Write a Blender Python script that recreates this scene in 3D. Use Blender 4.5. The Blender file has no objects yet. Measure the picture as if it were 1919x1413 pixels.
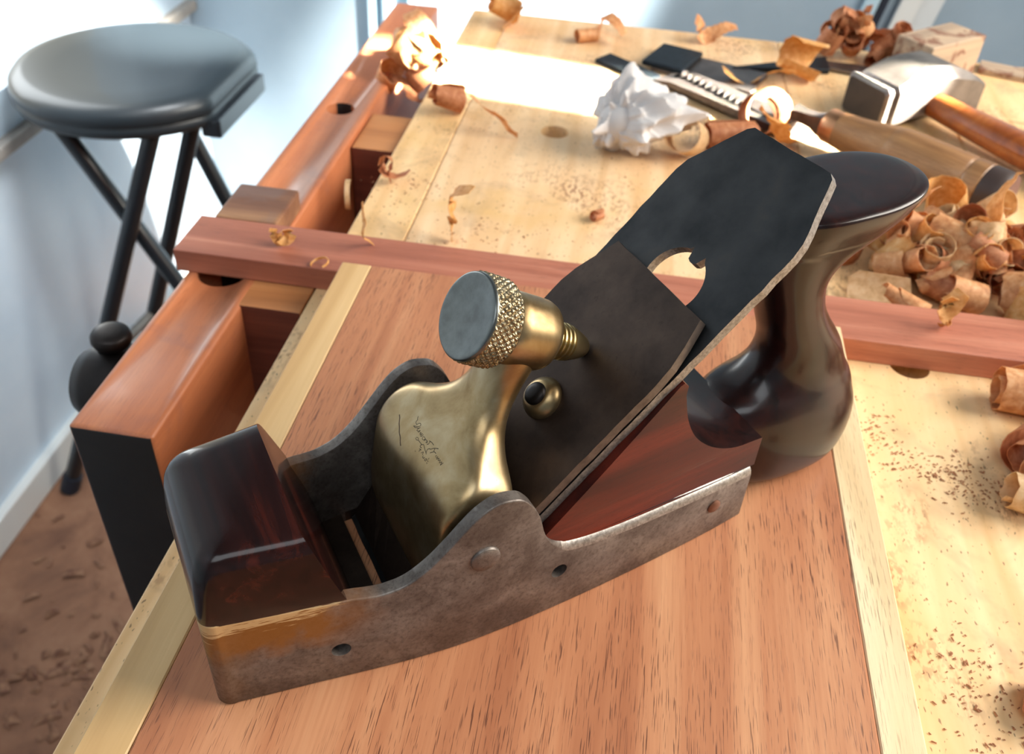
import bpy, bmesh, math, random
import numpy as np
from mathutils import Vector, Matrix
from mathutils.bvhtree import BVHTree
from mathutils.geometry import tessellate_polygon

SC = bpy.context.scene
COL = SC.collection
PI = math.pi
random.seed(7)
RNG = np.random.default_rng(11)

# ------------------------------------------------------------------ camera
cam_d = bpy.data.cameras.new('camera')
cam = bpy.data.objects.new('camera', cam_d); COL.objects.link(cam)
cam_d.sensor_fit = 'HORIZONTAL'; cam_d.sensor_width = 36.0
cam_d.lens = 36.0 * 1733.62 / 1919.0
R_ = ((0.98701021, 0.15178516, 0.05265081),
      (0.13728219, -0.62659119, -0.7671617),
      (-0.08345323, 0.76442445, -0.6392893))          # rows: right, down, forward
right, down, fwd = (Vector(r) for r in R_)
M = Matrix((right, -down, -fwd)).transposed().to_4x4()
M.translation = Vector((0, 0, .269))
cam.matrix_world = M
cam_d.clip_start = .01; cam_d.clip_end = 50
cam_d.dof.use_dof = True
cam_d.dof.focus_distance = .262
cam_d.dof.aperture_fstop = 20.0
SC.camera = cam

# ------------------------------------------------------------------ world, lamps, exposure
SC.view_settings.view_transform = 'Standard'
SC.view_settings.look = 'None'
SC.view_settings.exposure = 0.18
SC.view_settings.gamma = 1.0
SC.view_settings.use_curve_mapping = False
try:
    SC.cycles.use_denoising = True
    SC.cycles.denoiser = 'OPENIMAGEDENOISE'
    SC.cycles.max_bounces = 8
    SC.cycles.caustics_reflective = False
    SC.cycles.caustics_refractive = False
    SC.cycles.sample_clamp_indirect = 4.0
except Exception:
    pass
wd = bpy.data.worlds.new('world'); SC.world = wd; wd.use_nodes = True
bg = wd.node_tree.nodes['Background']
bg.inputs[0].default_value = (1.0, .955, .78, 1)
bg.inputs[1].default_value = 1.15

def area(name, loc, target, sx, sy, power, color, spread=180):
    l = bpy.data.lights.new(name, 'AREA'); l.shape = 'RECTANGLE'; l.size = sx; l.size_y = sy
    l.energy = power; l.color = color; l.spread = math.radians(spread)
    o = bpy.data.objects.new(name, l); COL.objects.link(o); o.location = loc
    d = Vector(target) - Vector(loc)
    o.rotation_euler = d.to_track_quat('-Z', 'Y').to_euler()
    return o
def spot(name, loc, target, power, color, angle, blend, radius=.02):
    l = bpy.data.lights.new(name, 'SPOT'); l.energy = power; l.color = color
    l.spot_size = math.radians(angle); l.spot_blend = blend; l.shadow_soft_size = radius
    o = bpy.data.objects.new(name, l); COL.objects.link(o); o.location = loc
    d = Vector(target) - Vector(loc)
    o.rotation_euler = d.to_track_quat('-Z', 'Y').to_euler()
    return o
# key lamp added at right, daylight lamp outside the left window, two added fills
area('key_lamp_right', (1.10, .50, .70), (.05, .42, 0), 1.0, .8, 30, (1.0, .94, .85))  # added inside the room, standing in for an assumed window
area('window_light_left', (-1.15, 1.19, .30), (.0, .5, -.1), .46, .9, 8.0, (.90, .96, 1.0))
area('overhead_fill', (-.05, -.6, 1.45), (0, .5, 0), 1.2, .8, 9, (.90, .96, 1.0))  # soft fill added overhead behind the camera, with no opening there
area('wall_fill', (-.22, .85, .75), (-.83, .95, -.30), .4, .3, 2.6, (.95, .98, 1.0), 80)  # unseen lamp added to brighten the left wall
# tight-beam lamp added in place of sun: a narrow band across bench and vise
SD = Vector((-.86, .125, -.497)).normalized()
tgt = Vector((-.012, .659, 0))
band_lamp = area('sun_band_lamp', tgt - SD * 1.3, tgt, .19, .074, 3.2, (1.0, .93, .78), 1.2)
zax = -SD; yax = Vector((0, 1, 0)); yax = (yax - zax * yax.dot(zax)).normalized(); xax = yax.cross(zax)
mm = Matrix((xax, yax, zax)).transposed().to_4x4(); mm.translation = tgt - SD * 1.3
band_lamp.matrix_world = mm
# unseen spot lamps added for the assumed sun patches low on the walls
spot('corner_patch_lamp', (-.30, 1.15, .55), (-.80, 1.42, -.60), 520, (1.0, .95, .84), 27, .95)
spot('back_patch_lamp', (.55, 1.0, .75), (-.26, 1.65, -.32), 1100, (1.0, .96, .86), 21, 1.0)

# ------------------------------------------------------------------ helpers
def lin(c):
    return tuple((x / 255 / 12.92) if x / 255 <= .04045 else (((x / 255 + .055) / 1.055) ** 2.4) for x in c) + (1,)

class NT:
    """tiny node-graph builder"""
    def __init__(s, name):
        s.m = bpy.data.materials.new(name); s.m.use_nodes = True
        s.t = s.m.node_tree; s.b = s.t.nodes['Principled BSDF']
        s.tc = s.t.nodes.new('ShaderNodeTexCoord')
    def link(s, a, b): s.t.links.new(a, b)
    def put(s, sock, v):
        if hasattr(v, 'is_linked') or isinstance(v, bpy.types.NodeSocket): s.link(v, sock)
        else: sock.default_value = v
    def mapv(s, scale=(1, 1, 1), rot=(0, 0, 0), loc=(0, 0, 0), src=None):
        n = s.t.nodes.new('ShaderNodeMapping'); s.link(src or s.tc.outputs['Object'], n.inputs[0])
        n.inputs['Scale'].default_value = scale; n.inputs['Rotation'].default_value = rot
        n.inputs['Location'].default_value = loc
        return n.outputs[0]
    def noise(s, vec, scale, detail=3, rough=.55, dist=0.0, out=0):
        n = s.t.nodes.new('ShaderNodeTexNoise'); s.link(vec, n.inputs['Vector'])
        n.inputs['Scale'].default_value = scale; n.inputs['Detail'].default_value = detail
        n.inputs['Roughness'].default_value = rough; n.inputs['Distortion'].default_value = dist
        return n.outputs[out]
    def voro(s, vec, scale, feature='F1'):
        n = s.t.nodes.new('ShaderNodeTexVoronoi'); s.link(vec, n.inputs['Vector'])
        n.inputs['Scale'].default_value = scale; n.feature = feature
        return n.outputs[0]
    def ramp(s, fac, stops, interp='LINEAR'):
        n = s.t.nodes.new('ShaderNodeValToRGB'); s.link(fac, n.inputs[0]); cr = n.color_ramp
        cr.interpolation = interp
        while len(cr.elements) < len(stops): cr.elements.new(.5)
        for e, (p, c) in zip(cr.elements, stops):
            e.position = p; e.color = c if len(c) == 4 else (c[0], c[1], c[2], 1)
        return n.outputs[0]
    def step(s, fac, a, b):
        n = s.t.nodes.new('ShaderNodeMapRange'); s.link(fac, n.inputs[0])
        n.inputs[1].default_value = a; n.inputs[2].default_value = b
        n.inputs[3].default_value = 0; n.inputs[4].default_value = 1
        return n.outputs[0]
    def math(s, op, a, b=0.0):
        n = s.t.nodes.new('ShaderNodeMath'); n.operation = op
        s.put(n.inputs[0], a); s.put(n.inputs[1], b); return n.outputs[0]
    def mix(s, fac, a, b, mode='MIX'):
        n = s.t.nodes.new('ShaderNodeMix'); n.data_type = 'RGBA'; n.blend_type = mode
        s.put(n.inputs[0], fac); s.put(n.inputs[6], a); s.put(n.inputs[7], b); return n.outputs[2]
    def xyz(s):
        n = s.t.nodes.new('ShaderNodeSeparateXYZ'); s.link(s.tc.outputs['Object'], n.inputs[0]); return n.outputs
    def bump(s, h, strength, dist):
        n = s.t.nodes.new('ShaderNodeBump'); s.link(h, n.inputs['Height'])
        n.inputs['Strength'].default_value = strength; n.inputs['Distance'].default_value = dist
        s.link(n.outputs[0], s.b.inputs['Normal'])
    def set(s, **k):
        names = dict(color='Base Color', rough='Roughness', metal='Metallic', coat='Coat Weight',
                     coatr='Coat Roughness', spec='Specular IOR Level', trans='Transmission Weight',
                     sss='Subsurface Weight', emit='Emission Color', emits='Emission Strength')
        for a, v in k.items(): s.put(s.b.inputs[names[a]], v)
        return s

GR = {'X': 0, 'Y': 1, 'Z': 2}
def gscale(axis, across, along):
    v = [across] * 3; v[GR[axis]] = along; return tuple(v)

def wood(name, dark, mid, light, axis='Y', freq=60, pore=None, pore_amt=.6, rough=.5, coat=0, fine=1.0, stain=None, bump=.15, poref=3400, spec=.5):
    n = NT(name)
    a = n.noise(n.mapv(gscale(axis, freq, freq * .06)), 1, 4, .55, .6)
    base = n.ramp(a, [(.3, lin(dark)), (.5, lin(mid)), (.7, lin(light))])
    b = n.noise(n.mapv(gscale(axis, 900, 25)), 1, 2, .5)
    base = n.mix(n.math('MULTIPLY', n.step(b, .35, .75), .35 * fine), base, lin(dark))
    h = b
    if pore:
        p = n.noise(n.mapv(gscale(axis, poref, poref * .032)), 1, 1.5, .5)
        den = n.noise(n.mapv(gscale(axis, 45, 12), loc=(3, 1, 2)), 1, 2)
        pm = n.math('MULTIPLY', n.step(p, .60, .66), n.step(den, .30, .55))
        base = n.mix(n.math('MULTIPLY', pm, pore_amt), base, lin(pore))
        h = n.math('SUBTRACT', n.math('MULTIPLY', b, .4), pm)
    if stain:
        st = n.noise(n.mapv((1, 1, 1), loc=(5, 2, 0)), stain[0], 4, .6, .5)
        base = n.mix(n.math('MULTIPLY', n.step(st, stain[1], stain[2]), stain[3]), base, lin(stain[4]))
    n.set(color=base, rough=rough, coat=coat, coatr=.12, spec=spec)
    n.bump(h, bump, .0003)
    return n.m

def plain(name, c, rough=.5, metal=0, coat=0, var=None, vs=30, spec=.5, bump=0):
    n = NT(name)
    if var:
        a = n.noise(n.mapv(), vs, 4, .6)
        n.set(color=n.ramp(a, [(.3, lin(c)), (.7, lin(var))]))
        if bump: n.bump(a, bump, .0005)
    else: n.set(color=lin(c))
    n.set(rough=rough, metal=metal, coat=coat, spec=spec)
    return n.m

def link(name, me, mat=None, parent=None, smooth=False):
    o = bpy.data.objects.new(name, me); COL.objects.link(o)
    if mat is not None:
        for m_ in (mat if isinstance(mat, (list, tuple)) else [mat]): me.materials.append(m_)
    if parent is not None: o.parent = parent
    if smooth:
        me.shade_smooth()
        if smooth is not True: me.set_sharp_from_angle(angle=math.radians(smooth))
    return o
def obj(name, bm, mat=None, parent=None, smooth=False):
    bmesh.ops.recalc_face_normals(bm, faces=bm.faces[:])
    me = bpy.data.meshes.new(name); bm.to_mesh(me); bm.free()
    return link(name, me, mat, parent, smooth)
def tag(o, label=None, cat=None, group=None, kind=None):
    for k, v in (('label', label), ('category', cat), ('group', group), ('kind', kind)):
        if v: o[k] = v
    return o
def thing(name, label, cat, loc=(0, 0, 0), rz=0, group=None):
    o = bpy.data.objects.new(name, None); COL.objects.link(o); o.empty_display_size = .02
    o.location = loc; o.rotation_euler = (0, 0, rz)
    return tag(o, label, cat, group)
def struct(name, bm, mat, smooth=False):
    return tag(obj(name, bm, mat, None, smooth), kind='structure')

def box(bm, x0, x1, y0, y1, z0, z1, bevel=0, seg=2):
    vs = [bm.verts.new((x, y, z)) for z in (z0, z1) for y in (y0, y1) for x in (x0, x1)]
    fs = [bm.faces.new([vs[i] for i in q]) for q in ((0, 2, 3, 1), (4, 5, 7, 6), (0, 1, 5, 4), (1, 3, 7, 5), (3, 2, 6, 7), (2, 0, 4, 6))]
    if bevel:
        es = list({e for f in fs for e in f.edges})
        bmesh.ops.bevel(bm, geom=es, offset=bevel, segments=seg, affect='EDGES', profile=.6)
    return fs
def boxbm(*a, **k):
    bm = bmesh.new(); box(bm, *a, **k); return bm
def loft(rings, cap=True, closed=True, bm=None):
    bm = bm or bmesh.new()
    V = [[bm.verts.new(p) for p in r] for r in rings]
    n = len(rings[0])
    for a, b in zip(V, V[1:]):
        for i in range(n if closed else n - 1):
            j = (i + 1) % n
            bm.faces.new((a[i], a[j], b[j], b[i]))
    if cap:
        bm.faces.new(V[0][::-1]); bm.faces.new(V[-1])
    return bm
def frame_from(d):
    d = Vector(d).normalized(); up = Vector((0, 0, 1)) if abs(d.z) < .9 else Vector((0, 1, 0))
    x = up.cross(d).normalized(); return x, d.cross(x), d
def lathe(prof, origin, axis, seg=48, bm=None):
    x, y, d = frame_from(axis); o = Vector(origin); rings = []
    for r, t in prof:
        rings.append([o + d * t + (x * math.cos(a) + y * math.sin(a)) * max(r, 1e-6) for a in np.linspace(0, 2 * PI, seg, endpoint=False)])
    return loft(rings, True, True, bm)
def tube(pts, r, seg=12, bm=None):
    pts = [Vector(p) for p in pts]; rings = []
    rr = r if isinstance(r, (list, tuple)) else [r] * len(pts)
    px = None
    for i, p in enumerate(pts):
        d = (pts[min(i + 1, len(pts) - 1)] - pts[max(i - 1, 0)]).normalized()
        if px is None: px, _, _ = frame_from(d)
        x = (px - d * px.dot(d)).normalized(); px = x; y = d.cross(x)
        rings.append([p + (x * math.cos(a) + y * math.sin(a)) * rr[i] for a in np.linspace(0, 2 * PI, seg, endpoint=False)])
    return loft(rings, True, True, bm)
def catmull(tab, n):
    """dense smooth samples through the rows of a table"""
    P = np.array(tab, float); P = np.vstack([2 * P[0] - P[1], P, 2 * P[-1] - P[-2]]); out = []
    k = len(P) - 3
    for t in np.linspace(0, k, n):
        i = min(int(t), k - 1); f = t - i; p0, p1, p2, p3 = P[i:i + 4]
        out.append(.5 * (2 * p1 + (p2 - p0) * f + (2 * p0 - 5 * p1 + 4 * p2 - p3) * f * f + (3 * p1 - p0 - 3 * p2 + p3) * f ** 3))
    return np.array(out)
def bool_cut(o, cutters):
    """subtract the cutter meshes and bake the result"""
    for c in cutters:
        md = o.modifiers.new('cut', 'BOOLEAN'); md.operation = 'DIFFERENCE'; md.solver = 'EXACT'; md.object = c
    dg = bpy.context.evaluated_depsgraph_get()
    me = bpy.data.meshes.new_from_object(o.evaluated_get(dg))
    o.modifiers.clear(); o.data = me
    for c in cutters: bpy.data.objects.remove(c)
def cutter(prof, origin, axis, seg=32, parent=None):
    return obj('cutter', lathe(prof, origin, axis, seg), None, parent)
mm_ = .001

# ------------------------------------------------------------------ materials
M_wall = plain('painted_wall', (206, 222, 236), .38, var=(190, 209, 226), vs=6)
M_backwall = plain('painted_back_wall', (156, 174, 188), .45, var=(142, 162, 178), vs=5)
M_white = plain('white_paint_and_daylight', (214, 216, 214), .5)
M_rail = plain('grey_ledge', (165, 158, 150), .6, var=(140, 134, 128))
M_darkgap = plain('dark_gap_and_rubber', (26, 34, 48), .6)
M_ltblue = plain('pale_blue_frame', (176, 202, 216), .4)
n = NT('dusty_floor')
f1 = n.noise(n.mapv(), 9, 6, .65, .4); f2 = n.noise(n.mapv(), 55, 4, .6)
cf = n.ramp(f1, [(.3, lin((96, 64, 49))), (.5, lin((132, 93, 70))), (.7, lin((152, 112, 86)))])
cf = n.mix(n.math('MULTIPLY', n.step(f2, .55, .75), .22), cf, lin((92, 55, 42)))
n.set(color=cf, rough=.85); M_floor = n.m

# bench top: pale blond wood with ochre and grey blotches, dust and scratches
def bench_mat(name, seed, tone):
    n = NT(name)
    v = n.mapv(loc=(seed, seed * 2.3, 0))
    g = n.noise(n.mapv(gscale('Y', 70, 5), loc=(seed, 0, 0)), 1, 4, .5, .5)
    c = n.ramp(g, [(.3, lin((222, 186, 142))), (.5, lin((236, 206, 168))), (.72, lin((246, 224, 192)))])
    c = n.mix(1, c, lin(tone), 'MULTIPLY')
    oc = n.noise(v, 14, 3, .6, .4)
    c = n.mix(n.math('MULTIPLY', n.step(oc, .52, .72), .42), c, lin((214, 168, 88)))
    gr = n.noise(n.mapv(loc=(seed + 4, 1, 0)), 22, 4, .65, .6)
    c = n.mix(n.math('MULTIPLY', n.step(gr, .54, .72), .5), c, lin((168, 136, 104)))
    br = n.noise(n.mapv(loc=(seed + 9, 7, 0)), 11, 5, .7, .3)
    sp = n.noise(n.mapv((420, 180, 300)), 1, 2, .6)
    c = n.mix(n.math('MULTIPLY', n.math('MULTIPLY', n.step(br, .52, .66), n.step(sp, .48, .58)), .75), c, lin((128, 72, 42)))
    fl = n.noise(n.mapv((700, 260, 500), rot=(0, 0, .4)), 1, 1)
    c = n.mix(n.math('MULTIPLY', n.step(fl, .68, .72), .7), c, lin((92, 58, 36)))
    n.set(color=c, rough=.55); n.bump(sp, .12, .0003)
    return n.m
M_bench = [bench_mat('bench_wood_%s' % a, s_, t) for a, s_, t in (('cream', 0, (255, 242, 218)), ('blond', 3.1, (252, 240, 226)), ('honey', 6.7, (253, 240, 216)))]
M_walnut = wood('reddish_brown_planed_wood', (168, 105, 72), (193, 130, 92), (212, 155, 114), 'Y', 55, (78, 42, 32), .8, .42, .12)
M_sap = wood('pale_edge_strip_wood', (214, 180, 134), (238, 210, 166), (248, 226, 190), 'Y', 50, (110, 80, 58), .7, .5, fine=.7)
M_sap2 = wood('pale_figured_strip_wood', (186, 142, 92), (212, 172, 118), (230, 194, 142), 'Y', 42, None, rough=.48, fine=.5)
M_batten = wood('red_batten_wood', (150, 88, 68), (178, 110, 86), (198, 134, 108), 'X', 70, (84, 40, 34), .45, .5)
M_chop = wood('vise_jaw_wood', (160, 90, 58), (192, 117, 77), (210, 138, 96), 'Y', 42, (96, 50, 36), .35, .45, .1, stain=(30, .55, .7, .35, (140, 92, 84)))
M_black = plain('black_painted_end', (24, 22, 24), .55, var=(34, 30, 30), vs=40)
M_spacer = wood('orange_block_wood', (158, 100, 58), (190, 126, 76), (206, 144, 92), 'X', 50, None, rough=.5)
M_blockshade = wood('red_brown_block_shade', (82, 38, 28), (104, 52, 38), (122, 66, 48), 'X', 80, None, rough=.6)  # reddish block wood darkened, with the shade put into the colour
M_offcut = wood('dusty_offcut_wood', (118, 78, 58), (152, 108, 78), (188, 142, 100), 'X', 60, (70, 44, 38), .4, .6, stain=(40, .5, .65, .5, (120, 100, 96)))
M_oldblock = wood('weathered_pale_wood', (150, 130, 112), (186, 160, 134), (206, 178, 146), 'X', 60, None, rough=.7, stain=(45, .56, .6, .8, (120, 72, 52)))
M_iron_cast = plain('dark_cast_iron', (52, 46, 44), .42, .75, var=(34, 30, 30), vs=40, bump=.1)
M_blackpaint = plain('black_enamel', (20, 24, 30), .32, .0, .3)
M_vinyl = plain('black_vinyl', (30, 38, 44), .42, 0, .15)
M_paper = plain('white_paper', (196, 192, 192), .8, var=(208, 203, 201), vs=80)

# rosewood infill
def rosewood(name, axis, rough=.28, coat=.28, spec=.5, top=(78, 30, 20)):
    n = NT(name)
    a = n.noise(n.mapv(gscale(axis, 120, 12)), 1, 4, .6, .8)
    c = n.ramp(a, [(.30, lin((18, 9, 9))), (.55, lin((36, 15, 13))), (.8, lin(top))])
    b = n.noise(n.mapv(gscale(axis, 420, 14)), 1, 2)
    c = n.mix(n.math('MULTIPLY', n.step(b, .55, .68), .6), c, lin((16, 8, 8)))
    n.set(color=c, rough=rough, coat=coat, coatr=.08, spec=spec); n.bump(b, .05, .0002)
    return n.m
M_bun = rosewood('dark_rosewood_front', 'Y', .17, .08, .34)
M_tote = rosewood('dark_rosewood_handle', 'Z', .27, .16, .45, (52, 24, 19))
M_infill = wood('red_rosewood_infill', (50, 17, 13), (88, 30, 20), (116, 44, 29), 'X', 70, (22, 10, 9), .35, .30, .06, bump=.05, fine=.7, spec=.22)

# old steel with brown patina, amber lacquer left near the front bun
n = NT('patinated_steel')
v = n.mapv()
a = n.noise(v, 55, 6, .7, .3); b = n.noise(n.mapv(loc=(2, 3, 1)), 700, 3, .7)
c = n.ramp(a, [(.3, lin((74, 65, 60))), (.48, lin((106, 97, 91))), (.66, lin((138, 130, 123)))])
c = n.mix(n.math('MULTIPLY', n.step(b, .48, .68), .45), c, lin((56, 42, 36)))
x, y, z = n.xyz()
wob = n.math('MULTIPLY', n.math('SUBTRACT', n.noise(n.mapv(loc=(1, 1, 1)), 90, 4, .6), .5), .022)
zz = n.math('ADD', z, wob); xx = n.math('ADD', x, wob)
am = n.math('MULTIPLY', n.math('MULTIPLY', n.step(zz, .016, .026), n.step(xx, .048, .032)), 1)
c = n.mix(n.math('MULTIPLY', am, .92), c, lin((128, 76, 16)))
am2 = n.math('MULTIPLY', n.step(xx, .012, .004), n.step(zz, .03, .02))
c = n.mix(n.math('MULTIPLY', am2, .45), c, lin((104, 74, 40)))
st = n.noise(n.mapv((60, 60, 900), loc=(0, 0, .3)), 1, 3, .7)
wob2 = n.math('MULTIPLY', n.math('SUBTRACT', st, .5), .022)
chip = n.math('MULTIPLY', n.step(n.math('ADD', z, wob2), .0338, .0344), n.step(n.math('ADD', x, n.math('MULTIPLY', wob2, 3.0)), .036, .034))
c = n.mix(n.math('MULTIPLY', chip, .85), c, lin((196, 160, 112)))
met = n.math('SUBTRACT', .45, n.math('MULTIPLY', n.math('MAXIMUM', am, chip), .4))
n.set(color=c, rough=n.ramp(b, [(.3, (.34,) * 3), (.7, (.5,) * 3)]), metal=met); n.bump(b, .18, .0002)
M_steel = n.m
n = NT('bright_worn_steel'); b = n.noise(n.mapv(), 900, 3, .7)
n.set(color=n.ramp(b, [(.3, lin((112, 105, 100))), (.7, lin((168, 162, 156)))]), rough=.40, metal=.65); n.bump(b, .1, .0002); M_bright = n.m
n = NT('blue_black_iron'); a = n.noise(n.mapv(), 60, 5, .6); b = n.noise(n.mapv(), 600, 3, .7)
c = n.ramp(a, [(.3, lin((38, 39, 41))), (.6, lin((58, 58, 59))), (.8, lin((70, 65, 62)))])
c = n.mix(n.math('MULTIPLY', n.step(b, .74, .8), .5), c, lin((150, 140, 130)))
n.set(color=c, rough=.42, metal=.8); n.bump(b, .04, .0001); M_blade = n.m
n = NT('brown_iron'); a = n.noise(n.mapv(), 45, 5, .65); b = n.noise(n.mapv(), 500, 3, .7)
c = n.ramp(a, [(.3, lin((48, 38, 34))), (.55, lin((72, 58, 50))), (.8, lin((88, 73, 63)))])
c = n.mix(n.math('MULTIPLY', n.step(b, .60, .75), .4), c, lin((36, 28, 26)))
n.set(color=c, rough=.45, metal=.8); n.bump(b, .06, .0001); M_brk = n.m
n = NT('aged_brass'); a = n.noise(n.mapv(), 60, 5, .6, .4); b = n.noise(n.mapv(), 420, 3, .7)
c = n.ramp(a, [(.28, lin((124, 98, 62))), (.5, lin((164, 140, 102))), (.72, lin((188, 170, 138)))])
c = n.mix(n.math('MULTIPLY', n.step(b, .70, .76), .6), c, lin((74, 58, 38)))
gn = n.noise(n.mapv(loc=(4, 4, 4)), 120, 2)
c = n.mix(n.math('MULTIPLY', n.step(gn, .72, .78), .5), c, lin((92, 108, 80)))
n.set(color=c, rough=.34, metal=.92); n.bump(a, .06, .0008); M_brass = n.m
n = NT('knurled_brass'); b = n.noise(n.mapv(), 500, 3, .7)
n.set(color=n.ramp(b, [(.3, lin((128, 110, 80))), (.7, lin((172, 160, 134)))]), rough=.34, metal=.95); M_knurl = n.m
n = NT('dull_grey_brass_face'); b = n.noise(n.mapv(), 180, 4, .6)
n.set(color=n.ramp(b, [(.3, lin((98, 100, 98))), (.7, lin((120, 124, 122)))]), rough=.3, metal=.9); M_face = n.m
M_engrave = plain('dark_stamp_line', (40, 30, 20), .7, .2)
M_amber = wood('amber_handle_wood', (120, 58, 22), (164, 88, 36), (190, 114, 54), 'X', 60, None, rough=.3, coat=.5)
M_handle = wood('brown_turned_wood', (116, 78, 46), (156, 112, 70), (182, 138, 92), 'X', 90, (70, 42, 30), .5, .5, .2)
M_handled = plain('dark_turned_band', (58, 44, 40), .5)
M_endgrain = plain('end_grain_wood', (126, 92, 80), .6, var=(110, 80, 70), vs=200)
M_copper = plain('copper_ferrule', (196, 142, 104), .3, .9)
M_tool = plain('grey_tool_steel', (126, 118, 114), .38, .85, var=(96, 88, 86), vs=60)
M_file = plain('blue_black_file_steel', (48, 56, 64), .5, .7, var=(34, 40, 46), vs=200)
M_hammer = plain('ground_hammer_steel', (150, 142, 136), .42, .8, var=(110, 102, 98), vs=50)
M_hdark = plain('dark_hammer_face', (58, 50, 45), .5, .3, var=(40, 35, 33), vs=50)
def shaving_mat(name, a, b, c):
    n = NT(name)
    g = n.noise(n.mapv(), 260, 3, .6, .3); g2 = n.noise(n.mapv(), 60, 3)
    col = n.ramp(g, [(.3, lin(a)), (.5, lin(b)), (.7, lin(c))])
    col = n.mix(n.math('MULTIPLY', n.step(g2, .5, .7), .3), col, lin(a))
    n.set(color=col, rough=.6)
    tr = n.t.nodes.new('ShaderNodeBsdfTranslucent'); n.link(col, tr.inputs[0])
    mx = n.t.nodes.new('ShaderNodeMixShader'); mx.inputs[0].default_value = .36
    n.link(n.b.outputs[0], mx.inputs[1]); n.link(tr.outputs[0], mx.inputs[2])
    n.link(mx.outputs[0], n.t.nodes['Material Output'].inputs[0])
    return n.m
M_shav = [shaving_mat('shaving_tan', (206, 142, 92), (230, 172, 118), (244, 202, 152)),
          shaving_mat('shaving_red', (182, 112, 72), (206, 138, 94), (226, 168, 124)),
          shaving_mat('shaving_gold', (214, 152, 82), (234, 182, 112), (244, 206, 148)),
          shaving_mat('shaving_pale', (214, 176, 126), (236, 204, 158), (246, 222, 184))]

# ------------------------------------------------------------------ the setting
FZ = -.84
struct('floor', boxbm(-1.2, 2.2, -1.6, 1.9, FZ - .04, FZ), M_floor)
bm = bmesh.new()                                                   # left wall with its window opening
box(bm, -.90, -.83, -1.6, 1.72, FZ, -.263); box(bm, -.90, -.83, -1.6, .93, -.263, 1.6)
box(bm, -.90, -.83, .93, 1.72, .75, 1.6); box(bm, -.90, -.83, 1.435, 1.72, -.263, .75)
struct('wall_left', bm, M_wall)
struct('trim_1', boxbm(-.835, -.812, -1.6, 1.65, -.335, -.318, bevel=.003), M_rail)
struct('baseboard_left', boxbm(-.835, -.815, -1.6, 1.65, FZ, -.787, bevel=.003), M_white)
struct('wall_back', boxbm(-.90, 2.2, 1.65, 1.72, FZ, 1.6), M_backwall)
struct('ceiling', boxbm(-.90, 2.2, -1.6, 1.72, 1.6, 1.65), plain('grey_ceiling', (96, 106, 116), .7))
struct('wall_front', boxbm(-.90, 2.2, -1.65, -1.6, FZ, 1.6), M_backwall)
bm = bmesh.new()
box(bm, 2.1, 2.2, -1.6, 1.72, FZ, .2); box(bm, 2.1, 2.2, -1.6, -.4, .2, 1.6); box(bm, 2.1, 2.2, 1.3, 1.72, .2, 1.6)
box(bm, 2.1, 2.2, -.4, 1.3, 1.45, 1.6)
struct('wall_right', bm, M_backwall)  # unseen wall; its window opening is assumed from the light
def leaning(name, x, w, mat, y=1.645, lean=.17, th=.012):
    o = struct(name, boxbm(-w / 2, w / 2, -th, 0, -.62, 1.6, bevel=.001), mat)
    o.location = (x, y, -.2); o.rotation_euler = (0, lean, 0); return o
leaning('trim_2', .372, .022, M_ltblue)
leaning('trim_3', .392, .012, M_darkgap, th=.009)  # solid dark strip, the shade of a gap put into its colour
leaning('trim_4', .432, .030, M_white, th=.011)  # white strip painted in for daylight showing through a gap
leaning('trim_5', .465, .034, plain('off_white_frame', (205, 210, 212), .5), th=.008)
for k, (x, w) in enumerate(((-.475, .012), (-.445, .018), (-.40, .016))):
    struct('trim_%d' % (6 + k), boxbm(x - w / 2, x + w / 2, 1.632, 1.65, FZ, 1.5, bevel=.001), M_ltblue)

# ------------------------------------------------------------------ workbench
bench = thing('workbench', 'pale blond workbench with ochre and grey stains under the hand plane', 'workbench')
BY0, BY1, BT = -.25, .805, -.05
seams = [-.143, -.1105, .1165, .232, .36, .62]
for k in range(len(seams) - 1):
    o = obj('plank', boxbm(seams[k] + .0002, seams[k + 1] - .0002, BY0, BY1, BT, 0, bevel=.0008, seg=1), M_bench[(0, 1, 0, 2, 1)[k]], bench)
    cs = []
    for hx, hy in ((-.046, .5815), (.150, .3705)):
        if seams[k] < hx < seams[k + 1]: cs.append(cutter([(.0095, -.09), (.0095, .01)], (hx, hy, 0), (0, 0, 1)))
    if cs: bool_cut(o, cs)
for x in (-.10, .56):
    for y in (-.18, .72):
        obj('leg', boxbm(x - .035, x + .035, y - .035, y + .035, FZ, BT, bevel=.002), M_bench[1], bench)
obj('rail', boxbm(.545, .575, -.15, .69, -.60, -.52), M_bench[1], bench)

# front vise: long jaw, dark iron screw hub with its handle
vise = thing('front_vise', 'long red-brown vise jaw with black painted end along the bench front', 'vise')
bm = boxbm(-.2105, -.1735, .2515, .803, -.30, 0, bevel=.0022, seg=3)
o = obj('jaw', bm, [M_chop, M_black], vise, 40)
bool_cut(o, [cutter([(.0095, -.12), (.0095, .01)], (-.193, .5788, 0), (0, 0, 1)), cutter([(.0125, -.12), (.0125, .01)], (-.1925, .372, 0), (0, 0, 1))])
for p in o.data.polygons:
    if p.normal.y < -.8: p.material_index = 1
HUB = (-.2295, .322, -.041)
obj('screw_hub', lathe([(.008, -.022), (.016, -.020), (.0205, -.012), (.022, -.003), (.0215, .006), (.019, .013), (.016, .018), (.015, .022)], HUB, (1, 0, 0), 40), M_iron_cast, vise, 50)
hb = obj('handle_bar', tube([(HUB[0] - .005, HUB[1] + .003, .002 - .012), (HUB[0] - .005, HUB[1] + .003, -.10)], .0055, 20), M_iron_cast, vise, 50)
hb['label'] = 'dark iron tommy bar through the screw hub'
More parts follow.
